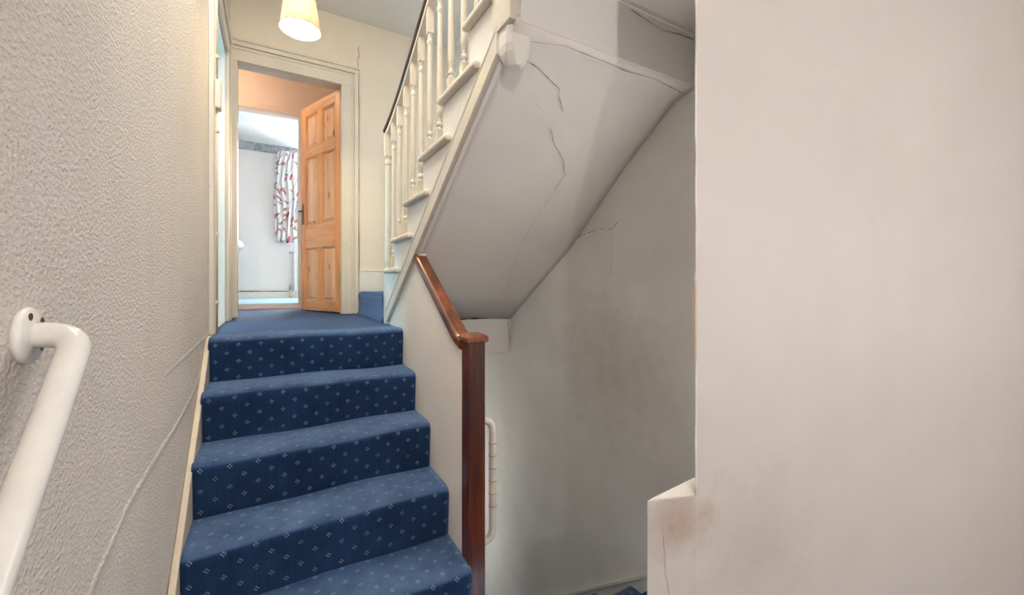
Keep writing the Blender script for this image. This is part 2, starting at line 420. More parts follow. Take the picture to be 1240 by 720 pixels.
for a, b in ((wy0, wy0 + 0.05), (wy1 - 0.05, wy1)): f.box(X2 + 0.03, X2 + 0.08, a, b, wz0, wz1)
for a, b in ((wz0, wz0 + 0.05), (wz1 - 0.05, wz1)): f.box(X2 + 0.03, X2 + 0.08, wy0 + 0.05, wy1 - 0.05, a, b)
f.build('window_frame', M['white'], e)
MB().box(X2 + 0.052, X2 + 0.058, wy0 + 0.05, wy1 - 0.05, wz0 + 0.05, wz1 - 0.05).build('pane', M['glass'], e)
e = empty('fill_window_4', (XR + 0.05, 0.885, -0.76), kind='structure')  # made-up window, added to carry the stairwell fill
f = MB()
for a, b in ((0.72, 0.75), (1.02, 1.05)): f.box(XR + 0.03, XR + 0.08, a, b, -0.76, 0.46)
for a, b in ((-0.76, -0.73), (0.43, 0.46)): f.box(XR + 0.03, XR + 0.08, 0.75, 1.02, a, b)
f.build('window_frame', M['white'], e)
MB().box(XR + 0.052, XR + 0.058, 0.75, 1.02, -0.73, 0.43).build('pane', M['glass'], e)
mb = MB(); x0, x1 = XW - 0.1, X2 + 0.1; wx0, wx1 = -0.05, 1.15
mb.box(x0, wx0, YB - 0.1, YB, ZB, ZC).box(wx1, x1, YB - 0.1, YB, ZB, ZC).box(wx0, wx1, YB - 0.1, YB, ZB, 1.35).box(wx0, wx1, YB - 0.1, YB, 2.15, ZC)
struct(mb, 'wall_back', M['far'])
e = empty('fill_window_3', (0.55, YB - 0.05, 1.35), kind='structure')  # added window for the upper fill, out of view
f = MB().box(wx0, wx0 + 0.05, YB - 0.08, YB - 0.03, 1.35, 2.15).box(wx1 - 0.05, wx1, YB - 0.08, YB - 0.03, 1.35, 2.15)
for a, b in ((1.35, 1.40), (2.10, 2.15)): f.box(wx0 + 0.05, wx1 - 0.05, YB - 0.08, YB - 0.03, a, b)
f.build('window_frame', M['white'], e)
MB().box(wx0 + 0.05, wx1 - 0.05, YB - 0.058, YB - 0.052, 1.40, 2.10).build('pane', M['glass'], e)
struct(MB().box(XW - 0.1, X2 + 0.1, YB - 0.1, YF + 0.12, ZC, ZC + 0.1), 'ceiling', M['ceil'], 'ceiling above the landing')
# slab of the upper half landing: its underside is the low ceiling over the photographer
YD = 1.11
slab = struct(MB().box(XW, XR, YB, YD, 1.047, 1.162).box(XR, X2, YB, 0.66, 1.047, 1.162), 'ceiling_low', M['soffit'], 'low ceiling under the upper half landing')
fascia = struct(MB().box(XS + 0.02, XR, YD - 0.004, YD + 0.06, 0.826, 1.047).box(XS + 0.02, XR, YD - 0.009, YD - 0.004, 1.030, 1.047), 'trim_1', M['fascia'], 'painted fascia below the low ceiling')

# sloping soffit of the upper flight
YSO = [1.11, 1.14, 1.17, 1.213, 1.26, 1.32, 1.40, 1.503, 1.62, 1.78, 1.952, 2.15, 2.40, 2.657]
def lerp_tab(y, t):
    for (a, za), (b, zb) in zip(t, t[1:]):
        if y <= b: return za + (zb - za) * (y - a) / (b - a)
    return t[-1][1]
def soff(x, y):
    zl = 0.325 + 0.66 * (1.863 - y)
    zr = lerp_tab(y, [(1.0, .835), (1.11, .835), (1.213, .806), (1.503, .595), (1.952, .217), (2.66, -.249)])
    k = (x - 0.66) / (XR - 0.66)
    z = zl * (1 - k) + zr * k
    return min(z, 0.83) if z < 0.80 else 0.80 + 0.03 * math.tanh((z - 0.80) / 0.03)
NX = 20
xs = [0.662 + (XR - 0.662) * i / NX for i in range(NX + 1)]
mb = MB(); vs = []
for y in YSO:
    for x in xs:
        wob = 0.004 * math.sin(7 * x + 5 * y) * math.sin(4 * y + 2 * x)
        vs.append((x, y, soff(x, y) + wob - 0.007))
k = len(vs); n = NX + 1
vs += [(x, y, z + 0.03) for x, y, z in vs]
fs = []
for i in range(len(YSO) - 1):
    for j in range(NX):
        q = (i * n + j, i * n + j + 1, (i + 1) * n + j + 1, (i + 1) * n + j)
        fs.append(q); fs.append(tuple(k + a for a in q[::-1]))
L = len(YSO) - 1
for j in range(NX):
    fs.append((j, k + j, k + j + 1, j + 1)); a = L * n + j; fs.append((a, a + 1, k + a + 1, k + a))
for i in range(L):
    a = i * n; fs.append((a, a + n, k + a + n, k + a)); a = i * n + NX; fs.append((a, k + a, k + a + n, a + n))
soffit = struct(mb.add(vs, fs), 'ceiling_sloping', M['soffit'], 'cracked sloping plaster underside of the upper stairs', smooth=True)
def crack(pts, wdt, parent, off, mat='crack', name='crack'):
    # thin jagged ribbon; off: displacement out of the surface
    P = []
    for a, b in zip(pts, pts[1:]):
        a, b = Vector(a), Vector(b)
        for t in (0, 0.25, 0.5, 0.75):
            P.append(a.lerp(b, t) + Vector((random.uniform(-.004, .004), 0, 0)))
    P.append(Vector(pts[-1])); vs = []; fs = []
    for i, p in enumerate(P):
        ww = wdt * random.uniform(0.35, 1.0) * (0.3 if i in (0, len(P) - 1) else 1)
        t = (P[min(i + 1, len(P) - 1)] - P[max(i - 1, 0)]).normalized()
        s = t.cross(Vector(off).normalized()).normalized() * ww / 2
        o = Vector(off)
        vs += [p + o - s, p + o + s]
        if i: fs.append((2 * i - 2, 2 * i - 1, 2 * i + 1, 2 * i))
    return MB().add(vs, fs).build(name, M[mat], parent)
sn = Vector((0.15, -0.55, -0.8)).normalized() * 0.0125
def on_soff(p): return (p[0], p[1], soff(p[0], p[1]))
for pts, wd in (([(0.748, 1.197), (0.807, 1.21), (0.871, 1.235), (0.925, 1.253), (0.957, 1.291), (1.002, 1.327)], 0.0045),
                ([(0.983, 1.391), (1.048, 1.452), (1.14, 1.51), (1.199, 1.572), (1.193, 1.657)], 0.0035),
                ([(1.193, 1.657), (1.189, 1.829), (1.197, 1.998), (1.331, 2.388)], 0.002),
                ([(0.715, 1.145), (0.858, 1.125), (0.932, 1.128), (1.05, 1.133), (1.152, 1.14), (1.305, 1.133), (1.451, 1.15), (1.51, 1.157)], 0.0035)):
    pp = [on_soff(p) for p in pts]
    crack(pp, wd * 0.75, soffit, sn)
crack([(1.15, YD, 1.02), (1.219, YD, 1.010), (1.32, YD, 0.995), (1.43, YD, 1.012), (1.52, YD, 1.015)], 0.004, fascia, (0, -0.0055, 0))

# landing edge beam and the underside of the landing
beam = struct(MB().box(0.70, XR, 2.657, 2.72, -0.495, -0.236), 'trim_2', M['fascia'], 'white painted beam under the landing edge', bevel=0.004)
crack([(0.95, 2.657, -0.241), (1.15, 2.657, -0.2415), (1.32, 2.657, -0.241), (1.50, 2.657, -0.239)], 0.012, beam, (0, -0.002, 0), 'black', 'gap')
crack([(1.517, 2.657, -0.245), (1.515, 2.657, -0.33), (1.518, 2.657, -0.40), (1.515, 2.657, -0.49)], 0.006, beam, (0, -0.002, 0), 'crack', 'crack')
struct(MB().box(XS, XR, 2.72, YF, -0.495, ZL - 0.02).box(XW, XS, 2.60, YF, -0.495, ZL - 0.02), 'floor_landing_underside', M['soffit'])
struct(MB().box(0.66, XR, 1.2, YF, ZB - 0.1, ZB), 'floor_lower', M['carpet_plain'])

# plaster patch on the right wall
pt = MB().box(XR - 0.004, XR, 1.60, 1.836, 0.057, 0.262).build('plaster_patch', M['right'], wall_right, bevel=0.002)
crack([(XR, 1.88, 0.27), (XR, 1.80, 0.285), (XR, 1.70, 0.30), (XR, 1.60, 0.285), (XR, 1.55, 0.32)], 0.004, wall_right, (-0.0015, 0, 0))

# near wall on the right: low wall, taller wall standing on it
P0 = (0.714, 0.642); P1 = (0.832, 0.6023); P2 = (X2, 0.20); Q2 = (X2, 0.66); Q1 = (0.913, 0.659)
ZW = -0.480      # top of the low wall
def arc_corner(a, p, b, r, n=5):
    a, p, b = Vector((*a, 0)), Vector((*p, 0)), Vector((*b, 0))
    p1 = p + (a - p).normalized() * r; p2 = p + (b - p).normalized() * r
    return [tuple(((1 - t) ** 2 * p1 + 2 * t * (1 - t) * p + t * t * p2)[:2]) for t in [k / n for k in range(n + 1)]]
low = arc_corner(Q1, P0, P1, 0.010) + [P1, P2, Q2, Q1]
wall_near = struct(MB().prism(low, 'Z', ZH, ZW), 'wall_near', M['pillar'], 'plain pinkish white wall filling the right side', bevel=0.005)
up = [P1, P2, Q2, Q1]
wn = struct(MB().prism(up, 'Z', ZW, 1.047), 'wall_near_upper', M['pillar'], 'upper part of the plain pinkish white wall')
led = MB().prism([(0.727, 0.6412), (0.834, 0.6055), (0.909, 0.6585)], 'Z', ZW - 0.0005, ZW + 0.0025).build('ledge_cap', M['white'], wall_near)
vs = []; fs = []; nn = 30; random.seed(11)
for i in range(nn):                            # torn paper edge along the upright corner
    z = -0.46 + 1.45 * i / (nn - 1); ex = random.uniform(0.0005, 0.0035)
    vs += [(0.833, 0.5998, z), (0.833 - ex, 0.6008, z), (0.833 - ex, 0.6030, z), (0.833, 0.6028, z)]
    if i:
        a = 4 * i
        fs += [(a - 4 + q, a - 4 + (q + 1) % 4, a + (q + 1) % 4, a + q) for q in range(4)]
fs += [(0, 1, 2, 3), tuple(range(4 * nn - 4, 4 * nn))]
MB().add(vs, fs).build('torn_paper_edge', M['fascia'], wn)
crack([(0.752, 0.6292, -0.54), (0.759, 0.6268, -0.62), (0.766, 0.6245, -0.72), (0.770, 0.6231, -0.85)], 0.0010, wall_near, (-0.0005, -0.0015, 0), 'crack', 'crack')
MB().box(0.8265, 0.8325, 0.599, 0.606, -0.172, 0.009).build('torn_paper_strip', M['torn'], wn, bevel=0.001)

# ------------------------------------------------------------------ wall paper seams on the left wall
def seam(up_pts, lo_pts, h, name, mat, fade=lambda i, m: 1.0):
    vs = []; fs = []; P = []
    m = len(up_pts)
    for i in range(m):
        (yu, zu), (yl, zl) = up_pts[i], lo_pts[i]
        ym, zm = (yu + yl) / 2, (zu + zl) / 2
        vs += [(XW - 0.002, yu, zu), (XW + h * fade(i, m), yu * .85 + yl * .15, zu * .85 + zl * .15), (XW + h * .7 * fade(i, m), ym, zm), (XW + h * fade(i, m), yu * .15 + yl * .85, zu * .15 + zl * .85), (XW - 0.002, yl, zl)]
        if i:
            a = 5 * i
            fs += [(a - 5 + q, a - 4 + q, a + 1 + q, a + q) for q in range(4)]
    return MB().add(vs, fs).build(name, mat, wall_left, smooth=True)
ctrl = [(2.52, -0.325), (2.102, -0.432), (1.793, -0.462), (1.536, -0.468), (1.214, -0.482), (1.002, -0.530), (0.80, -0.60)]
def dense(ctrl, n):
    out = []
    for (a, b), (c, d) in zip(ctrl, ctrl[1:]):
        for k in range(n): out.append((a + (c - a) * k / n, b + (d - b) * k / n))
    return out + [ctrl[-1]]
dn = dense(ctrl, 9)
lo_ = [(y, z - 0.024) for y, z in dn]; up_ = [(y, z + 0.006 + random.uniform(-.0035, .0035)) for y, z in dn]
seam(up_, lo_, 0.0013, 'paper_seam', M['left'])
c2 = dense([(2.64, -0.246), (2.1, -0.262), (1.59, -0.272), (1.184, -0.30)], 9)
seam([(y, z + 0.012) for y, z in c2], [(y, z - 0.012) for y, z in c2], 0.0007, 'paper_crease', M['left_smooth'], lambda i, m: max(0.0, 1.0 - i / (0.8 * m)) * 1.3 - 0.25)

# ------------------------------------------------------------------ carpeted flights
def carpet_grid(name, prof, x0, x1, nx, parent, mat, v0=0.0, sag=0.0, thick=None):
    me = bpy.data.meshes.new(name); bm = bmesh.new(); uvl = bm.loops.layers.uv.new('UVMap'); wl = bm.verts.layers.float.new('wear_or_light')
    ln = [v0]
    for a, b in zip(prof, prof[1:]): ln.append(ln[-1] + math.hypot(b[0] - a[0], b[1] - a[1]))
    g = []
    ph = random.uniform(0, 6)
    for i, (y, z) in enumerate(prof):
        row = []
        for j in range(nx + 1):
            x = x0 + (x1 - x0) * j / nx
            s = sag * (math.sin(6.1 * x + ph) * 0.6 + math.sin(13 * x + ph * 2 + y * 9) * 0.4)
            edge = 0 if i in (0, len(prof) - 1) else 1
            row.append(bm.verts.new((x, y + s * edge * 0.8, z + s * edge)))
        g.append(row)
    for i in range(len(prof) - 1):
        for j in range(nx):
            f = bm.faces.new((g[i][j], g[i][j + 1], g[i + 1][j + 1], g[i + 1][j])); f.smooth = True
            for l, (ii, jj) in zip(f.loops, ((i, j), (i, j + 1), (i + 1, j + 1), (i + 1, j))):
                l[uvl].uv = (x0 + (x1 - x0) * jj / nx, ln[ii])
    # body behind and below the carpet, closing the step into a solid
    yb, zb = prof[0][0], prof[-1][1] - 0.01
    for row_i in (0, nx):
        c = bm.verts.new((g[0][row_i].co.x, yb, zb)); f = bm.faces.new([g[i][row_i] for i in range(len(prof))] + [c])
    bmesh.ops.recalc_face_normals(bm, faces=bm.faces)
    for i, row in enumerate(g):                # traffic wear and painted-in light on the tread front; shaded back left dark
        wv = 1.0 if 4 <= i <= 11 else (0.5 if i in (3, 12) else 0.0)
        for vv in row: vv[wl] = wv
    bm.to_mesh(me); bm.free(); me.materials.append(mat)
    o = bpy.data.objects.new(name, me); C.objects.link(o); o.parent = parent; o.location = -world_of(parent)
    return o, ln[-1]
def step_profile(yb, yn, z, zr, o=0.012, r=0.030):
    p = [(yb + 0.03, z - 0.004), (yb, z - 0.004)]
    for t in (0.04, 0.12, 0.35, 0.6, 0.85): p.append((yb + (yn + r + 0.02 - yb) * t, z - 0.001 * (1 - t)))
    p.append((yn + r + 0.02, z - 0.001))
    for k in range(1, 9):
        a = R(90 * k / 8); p.append((yn + r - r * math.sin(a) , z - 0.003 - r * (1 - math.cos(a))))
    zb = z - 0.003 - r; zr -= 0.008
    for t in (0.2, 0.4, 0.6, 0.8, 0.95, 1.0): p.append((yn + o * t, zb + (zr - zb) * t))
    return p
fl = empty('staircase', (0.19, 1.9, ZH), 'carpeted blue flight climbing from the photographer to the upper landing', 'staircase')
v = 0.013
for k in range(5):
    yb = Y0 - (k - 1) * GO + 0.012 if k else 2.60
    prof = step_profile(yb, Y0 - k * GO, ZL - k * RI, ZL - (k + 1) * RI)
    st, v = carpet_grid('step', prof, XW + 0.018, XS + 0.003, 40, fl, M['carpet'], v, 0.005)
# stringer board along the left wall
sp = []
def str_top(y): return ZL - 0.055 - 0.80 * (2.46 - y)
poly = [(2.46, ZL - 0.02), (2.46, str_top(2.46)), (1.10, str_top(1.10)), (1.10, ZH), (1.45, ZH), (2.46, -0.90)]
poly = [(2.61, ZL - 0.003), (2.47, ZL - 0.003), (2.40, ZL - 0.045), (1.10, ZL - 0.045 - 0.80 * 1.30), (1.10, ZH), (1.6, ZH), (2.61, -0.6)]
MB().prism(poly, 'X', XW + 0.001, XW + 0.022).build('stringer', M['dirtywood'], fl, bevel=0.004)
# landing carpet, half landing carpet
def floor_carpet(name, x0, x1, y0, y1, z, mat, label=None, vo=0.0):
    me = bpy.data.meshes.new(name); bm = bmesh.new(); uvl = bm.loops.layers.uv.new('UVMap')
    top = [bm.verts.new(p) for p in ((x0, y0, z), (x1, y0, z), (x1, y1, z), (x0, y1, z))]
    bot = [bm.verts.new(p) for p in ((x0, y0, z - 0.02), (x1, y0, z - 0.02), (x1, y1, z - 0.02), (x0, y1, z - 0.02))]
    fs = [bm.faces.new(top), bm.faces.new(bot[::-1])] + [bm.faces.new((bot[i], bot[(i + 1) % 4], top[(i + 1) % 4], top[i])) for i in range(4)]
    for f in fs:
        for l in f.loops: l[uvl].uv = (l.vert.co.x, -l.vert.co.y + vo)
    bm.to_mesh(me); bm.free(); me.materials.append(mat)
    o = bpy.data.objects.new(name, me); C.objects.link(o); o['kind'] = 'structure'
    if label: o['label'] = label
    return o
floor_carpet('floor', XW, XS + 0.003, 2.58, YF, ZL - 0.004, M['carpet_plain'], 'blue carpet of the upper landing', 2.6)
floor_carpet('floor_landing_side', XS + 0.003, XR, 2.72, YF, ZL - 0.004, M['carpet'])
floor_carpet('floor_half_landing', XW, X2, YB, 0.66, ZH, M['carpet'])
floor_carpet('floor_half_landing_front', XW, XR, 0.66, 1.21, ZH, M['carpet'])
floor_carpet('floor_half_landing_left', XW, XS, 1.21, Y0 - 4 * GO + 0.05, ZH, M['carpet'])
# flight going down on the right
fd = empty('staircase', (1.1, 2.2, ZB), 'blue carpeted flight going down beside the grey embossed wall', 'staircase')
v = 0.0
for k in range(8):
    yn = 1.462 + 0.258 * k; z = -1.458 - 0.203 * k
    prof = [(-(y - yn) + yn, zz) for y, zz in step_profile(yn + 0.258, yn, z, z - RI)]
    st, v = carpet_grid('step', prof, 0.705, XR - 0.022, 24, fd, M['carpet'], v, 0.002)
sk = [(1.16, -1.396 - 0.795 * (1.16 - 1.40)), (3.80, -1.396 - 0.795 * 2.40), (3.80, ZB), (1.16, -1.75)]
sk[3] = (1.16, -1.55)
MB().prism(sk, 'X', XR - 0.018, XR - 0.001).prism([(y, z + 0.012) if i < 2 else (y, z - 0.0) for i, (y, z) in enumerate([sk[0], sk[1], (sk[1][0], sk[1][1] - .008), (sk[0][0], sk[0][1] - .008)])], 'X', XR - 0.026, XR - 0.001).build('stringer', M['white'], fd, bevel=0.002)

# ------------------------------------------------------------------ spandrel panel and dark banister
def brail_z(y):                                  # top line of the brown handrail
    if y > 1.62: return 0.161 + 0.655 * (y - 2.127)
    t = (1.62 - y) / 0.12
    return (0.161 + 0.655 * (1.62 - 2.127)) - 0.0787 * t + 0.03 * t * t
rim_lo = lambda y: 0.325 + 0.66 * (1.863 - y)
pp = [(1.50, ZB)] + [(1.50 + 0.03 * i, brail_z(1.50 + 0.03 * i) - 0.05) for i in range(20)] + [(2.11, rim_lo(2.11) + 0.02), (2.70, rim_lo(2.70) + 0.02), (2.76, ZL), (2.76, ZB)]
struct(MB().prism(pp, 'X', XS + 0.004, XS + 0.044), 'wall_panel', M['panel'], 'cream panel between the blue stairs and the dark newel post')
bn = empty('banister', (0.69, 1.495, ZH), 'dark glossy wooden handrail and square newel post beside the cream panel', 'banister')
path = [(2.165 - 0.02 * i, 0.0) for i in range(33)]
path = [(y, brail_z(y) - 0.022) for y, _ in path if y > 1.50]
MB().sweep_yz(path, 0.675, rounded(0.062, 0.050, 0.012, 4)).build('handrail', M['mahogany_y'], bn, smooth=False, bevel=None)
MB().box(0.656, 0.728, 1.46, 1.53, -1.70, -0.222).build('newel_post', M['mahogany'], bn, bevel=0.004)
cap = MB()
cx, cy = 0.692, 1.495
q = [(0.044, -0.226), (0.046, -0.218), (0.046, -0.205), (0.036, -0.196), (0.020, -0.191)]
vs = []; fs = []
for h, z in q: vs += [(cx + sx * h, cy + sy * h, z) for sx, sy in ((-1, -1), (1, -1), (1, 1), (-1, 1))]
for i in range(len(q) - 1):
    fs += [(4 * i + a, 4 * i + (a + 1) % 4, 4 * i + 4 + (a + 1) % 4, 4 * i + 4 + a) for a in range(4)]
fs += [(3, 2, 1, 0), tuple(range(4 * len(q) - 4, 4 * len(q)))]
cap.add(vs, fs).build('newel_cap', M['mahogany_y'], bn, bevel=0.003)

# grab rail on the stairwell side of the panel
gr = empty('grab_rail', (0.70, 1.55, -0.83), 'off white ribbed grab rail upright behind the dark newel post', 'grab rail')
gp = fillet([(0.701, 1.58, -0.57), (0.812, 1.56, -0.57), (0.812, 1.56, -1.085), (0.701, 1.58, -1.085)], 0.055, 8)
MB().tube(gp, 0.0165, 18).build('bar', M['rail_pink'], gr, smooth=True)
for i in range(6):
    z = -0.672 - 0.053 * i
    MB().lathe([(0.0166, -0.0025), (0.0182, -0.0015), (0.0182, 0.0015), (0.0166, 0.0025)], (0.812, 1.56, z), 18).build('ring', M['gold'], gr, smooth=True)
for z in (-0.57, -1.085):
    MB().lathe([(0.036, 0.0), (0.036, 0.005), (0.030, 0.009), (0.017, 0.010)], (0.7005, 1.58, z), 24, 'X').build('flange', M['rail_pink'], gr, smooth=True)

# ------------------------------------------------------------------ upper flight
uf = empty('staircase', (1.0, 2.0, ZL), 'white painted upper flight with turned balusters above the dark banister', 'staircase')
TR, TG = 0.177, 0.275
def nose(k): return 2.552 - TG * (k - 2)
def ztop(k): return -0.077 + TR * k
# stepped outer string
top = []
for k in range(1, 7):
    yf = min(nose(k), 2.775) - 0.012
    top += [(yf, ztop(k) - TR - 0.0) if k > 1 else (yf, ZL), (yf, ztop(k) - 0.028)]
top.append((nose(7) - 0.012, ztop(6) - 0.028))
ye = nose(7) - 0.012
poly = top + [(1.215, ztop(6) - 0.028), (1.215, rim_lo(1.215)), (2.74, rim_lo(2.74)), (2.763, ZL)]
poly[-4] = (1.215, ztop(6) - 0.028)
poly = [p for i, p in enumerate(poly) if not (i and abs(p[0] - poly[i - 1][0]) < 1e-6 and abs(p[1] - poly[i - 1][1]) < 1e-6)]
if ye < 1.215: poly = [p for p in poly if p[0] >= 1.2149]
MB().prism(poly, 'X', XS - 0.008, XS + 0.042).build('outer_string', M['white'], uf)
# raised rim with moulded edge
ya, yb2 = 1.20, 2.755
def band(d0, d1, x0, x1, name, mat):
    MB().prism([(ya, rim_lo(ya) + d0), (yb2, rim_lo(yb2) + d0), (yb2, rim_lo(yb2) + d1), (ya, rim_lo(ya) + d1)], 'X', x0, x1).build(name, mat, uf, bevel=0.002)
band(-0.004, 0.070, XS - 0.018, XS + 0.046, 'string_rim', M['cream'])
band(0.080, 0.092, XS - 0.017, XS, 'string_bead', M['cream'])
MB().prism([(ya, rim_lo(ya) - 0.016), (2.15, rim_lo(2.15) - 0.016), (2.15, rim_lo(2.15) - 0.002), (ya, rim_lo(ya) - 0.002)], 'X', XS + 0.0, XS + 0.016).build('plaster_edge', M['soffit'], uf)
MB().box(XS - 0.016, XS + 0.03, 2.71, 2.775, ZL, ZL + 0.03).build('foot_block', M['cream'], uf, bevel=0.002)
for k in range(1, 7):
    yn = nose(k) if k > 1 else 2.770; yb_ = nose(k + 1) - 0.02 if k < 6 else 1.10
    t = MB().box(XS - 0.004, XR - 0.002, max(yb_, 1.12), yn, ztop(k) - 0.028, ztop(k)).build('tread', M['white'], uf, bevel=0.010, seg=3)
    x_in = XS - 0.004
    yend = max(nose(k) - 0.385, 1.222) if k > 1 else 2.42
    MB().box(XS - 0.036, x_in, yend, (yn if k > 1 else 2.72), ztop(k) - 0.030, ztop(k)).build('tread_return', M['cream'], uf, bevel=0.012, seg=4)
    if k > 1:
        MB().box(XS + 0.042, XR - 0.002, yn - 0.030, yn - 0.014, ztop(k - 1), ztop(k) - 0.028).build('riser', M['white'], uf)
MB().box(XS - 0.008, XR - 0.002, 2.78, 2.80, ZL + 0.177, ztop(1) - 0.0281).build('riser', M['white'], uf)
# carpeted first step of the winder, between newel and far wall
def bull():
    prof = [(1.50, -0.062), (0.80, -0.062), (0.70, -0.060)]
    for i in range(9):
        a = R(90 + 10 * i * 1.0); prof.append((0.692 + 0.042 * math.cos(a) * 1.0, -0.100 + 0.040 * math.sin(a)))
    prof += [(0.652, -0.12), (0.656, -0.16), (0.660, -0.20), (0.652, -0.235), (0.640, ZL)]
    me = bpy.data.meshes.new('carpeted_step'); bm = bmesh.new(); uvl = bm.loops.layers.uv.new('UVMap')
    ys = [2.835 + (3.806 - 2.835) * i / 16 for i in range(17)]; g = []; ln = [0]
    for a, b in zip(prof, prof[1:]): ln.append(ln[-1] + math.hypot(a[0] - b[0], a[1] - b[1]))
    for y in ys:
        s = 0.012 * math.sin((y - 2.835) * 3.2)
        g.append([bm.verts.new((x + (s if x < 0.72 else 0), y, z)) for x, z in prof])
    for i in range(16):
        for j in range(len(prof) - 1):
            f = bm.faces.new((g[i][j], g[i + 1][j], g[i + 1][j + 1], g[i][j + 1])); f.smooth = True
            for l, (ii, jj) in zip(f.loops, ((i, j), (i + 1, j), (i + 1, j + 1), (i, j + 1))): l[uvl].uv = (ys[ii], ln[jj])
    for i in (0, 16):
        c = bm.verts.new((1.50, ys[i], ZL)); bm.faces.new(g[i] + [c])
    bmesh.ops.recalc_face_normals(bm, faces=bm.faces)
    bm.to_mesh(me); bm.free(); me.materials.append(M['carpet'])
    o = bpy.data.objects.new('carpeted_step', me); C.objects.link(o); o.parent = uf; o.location = -world_of(uf)
bull()
# handrail
RAIL = [(2.830, 1.000), (2.80, 1.005), (2.74, 1.018), (2.66, 1.042), (2.56, 1.078), (2.45, 1.122), (2.33, 1.180), (2.20, 1.243), (2.05, 1.318), (1.90, 1.400), (1.75, 1.487), (1.60, 1.578), (1.45, 1.672), (1.24, 1.806)]
def rail_z(y):
    return lerp_tab(-y, [(-a, b) for a, b in RAIL])
XB = 0.674
MB().sweep_yz([(y, z + 0.028) for y, z in RAIL], XB, rounded(0.058, 0.036, 0.014, 4)).build('handrail', M['darkrail'], uf, smooth=True)
MB().sweep_yz([(y, z) for y, z in RAIL], XB, rounded(0.040, 0.026, 0.004, 2)).build('rail_bed', M['cream'], uf, smooth=False)
# balusters
def turned(z0, z1, y, s, blk_lo, blk_hi, name):
    b = MB(); h = s / 2
    b.box(XB - h, XB + h, y - h, y + h, z0, z0 + blk_lo)
    b.box(XB - h, XB + h, y - h, y + h, z1 - blk_hi, z1)
    a, e = z0 + blk_lo, z1 - blk_hi; l = e - a; r = h
    prof = [(r * .95, a), (r * .70, a + .010), (r * 1.05, a + .018), (r * 1.05, a + .028), (r * .66, a + .036), (r * .66, a + .050), (r * 0.98, a + 0.075), (r * 1.0, a + 0.11),
            (r * .92, a + l * .5), (r * .80, e - .085), (r * .76, e - .060), (r * 1.0, e - .048), (r * 1.0, e - .036), (r * .70, e - .026), (r * .75, e - .012), (r * .98, e)]
    b.lathe([(p, q_) for p, q_ in prof], (XB, y, 0), 14)
    return b.build(name, M['turned'], uf, bevel=None)
turned(ZL, 1.000, 2.80, 0.050, 0.33, 0.15, 'newel_post')
i = 0
y = 2.66
while y > 1.26:
    k = 1
    while k < 6 and y < nose(k + 1): k += 1
    turned(ztop(k) - 0.001, rail_z(y) - 0.008, y, 0.030, 0.085, 0.125, 'baluster')
    y -= 0.1395; i += 1
# upper newel with pendant drop under the soffit
MB().box(0.640, 0.735, 1.112, 1.240, 0.828, 2.02).build('newel_post', M['cream'], uf, bevel=0.004)
def drop():
    cx, cy = 0.692, 1.178
    b = MB(); rings = [(0.044, 0.835), (0.046, 0.80), (0.046, 0.772), (0.042, 0.748), (0.034, 0.728), (0.025, 0.714)]
    vs = []; fs = []
    for i, (h, z) in enumerate(rings):
        c = 0.30 * h + 0.012 * (i / 5)
        c = min(c, h * 0.8)
        dz = -0.012 if i >= 4 else 0
        for sx, sy in ((-1, -1), (1, -1), (1, 1), (-1, 1)):
            e1 = (cx + sx * h, cy + sy * (h - c)); e2 = (cx + sx * (h - c), cy + sy * h)
            pr = (e1, e2) if sx * sy > 0 else (e2, e1)
            vs += [(p[0], p[1], z + dz * 0) for p in pr]
    m = 8
    for i in range(len(rings) - 1):
        fs += [(i * m + a, i * m + (a + 1) % m, (i + 1) * m + (a + 1) % m, (i + 1) * m + a) for a in range(m)]
    fs += [tuple(range(m))[::-1], tuple(range((len(rings) - 1) * m, len(rings) * m))]
    d = b.add(vs, fs).build('newel_drop', M['white'], uf, bevel=0.003)
    d['label'] = 'carved white newel drop'
drop()
# skirting on the far wall beside the winder
struct(MB().box(0.664, XR, YF - 0.016, YF, -0.065, 0.118).box(0.664, XR, YF - 0.020, YF, 0.118, 0.128), 'baseboard_far', M['white'], bevel=0.003)

# ------------------------------------------------------------------ far doorway: casing and pine door
cas = empty('trim_3', ((FX0 + FX1) / 2, YF, ZL), kind='structure', label='cream moulded frame of the doorway at the end of the landing')
def casing(x0, x1, z0, z1, name):
    return MB().box(x0, x1, YF - 0.022, YF, z0, z1)
TOPZ = 1.867
b = MB().box(FX1, 0.622, YF - 0.020, YF, ZL, FZ).box(0.622, 0.657, YF - 0.034, YF, ZL, TOPZ - 0.035).box(0.596, 0.608, YF - 0.026, YF - 0.020, ZL, TOPZ - 0.062).box(FX1, FX1 + 0.016, YF - 0.026, YF - 0.020, ZL, FZ)
b.build('architrave', M['cream'], cas, bevel=0.003)
b = MB().box(XW + 0.001, FX0, YF - 0.020, YF, ZL, FZ).box(FX0 - 0.016, FX0, YF - 0.026, YF - 0.020, ZL, FZ)
b.build('architrave', M['cream'], cas, bevel=0.003)
b = MB().box(XW + 0.001, 0.622, YF - 0.020, YF, FZ, TOPZ - 0.035).box(XW + 0.001, 0.657, YF - 0.034, YF, TOPZ - 0.035, TOPZ).box(XW + 0.001, 0.608, YF - 0.026, YF - 0.020, TOPZ - 0.062, TOPZ - 0.050).box(FX0 - 0.016, FX1 + 0.016, YF - 0.026, YF - 0.020, FZ, FZ + 0.016)
b.box(XW + 0.001, 0.662, YF - 0.042, YF, TOPZ, TOPZ + 0.018)
b.build('head_architrave', M['cream'], cas, bevel=0.003)
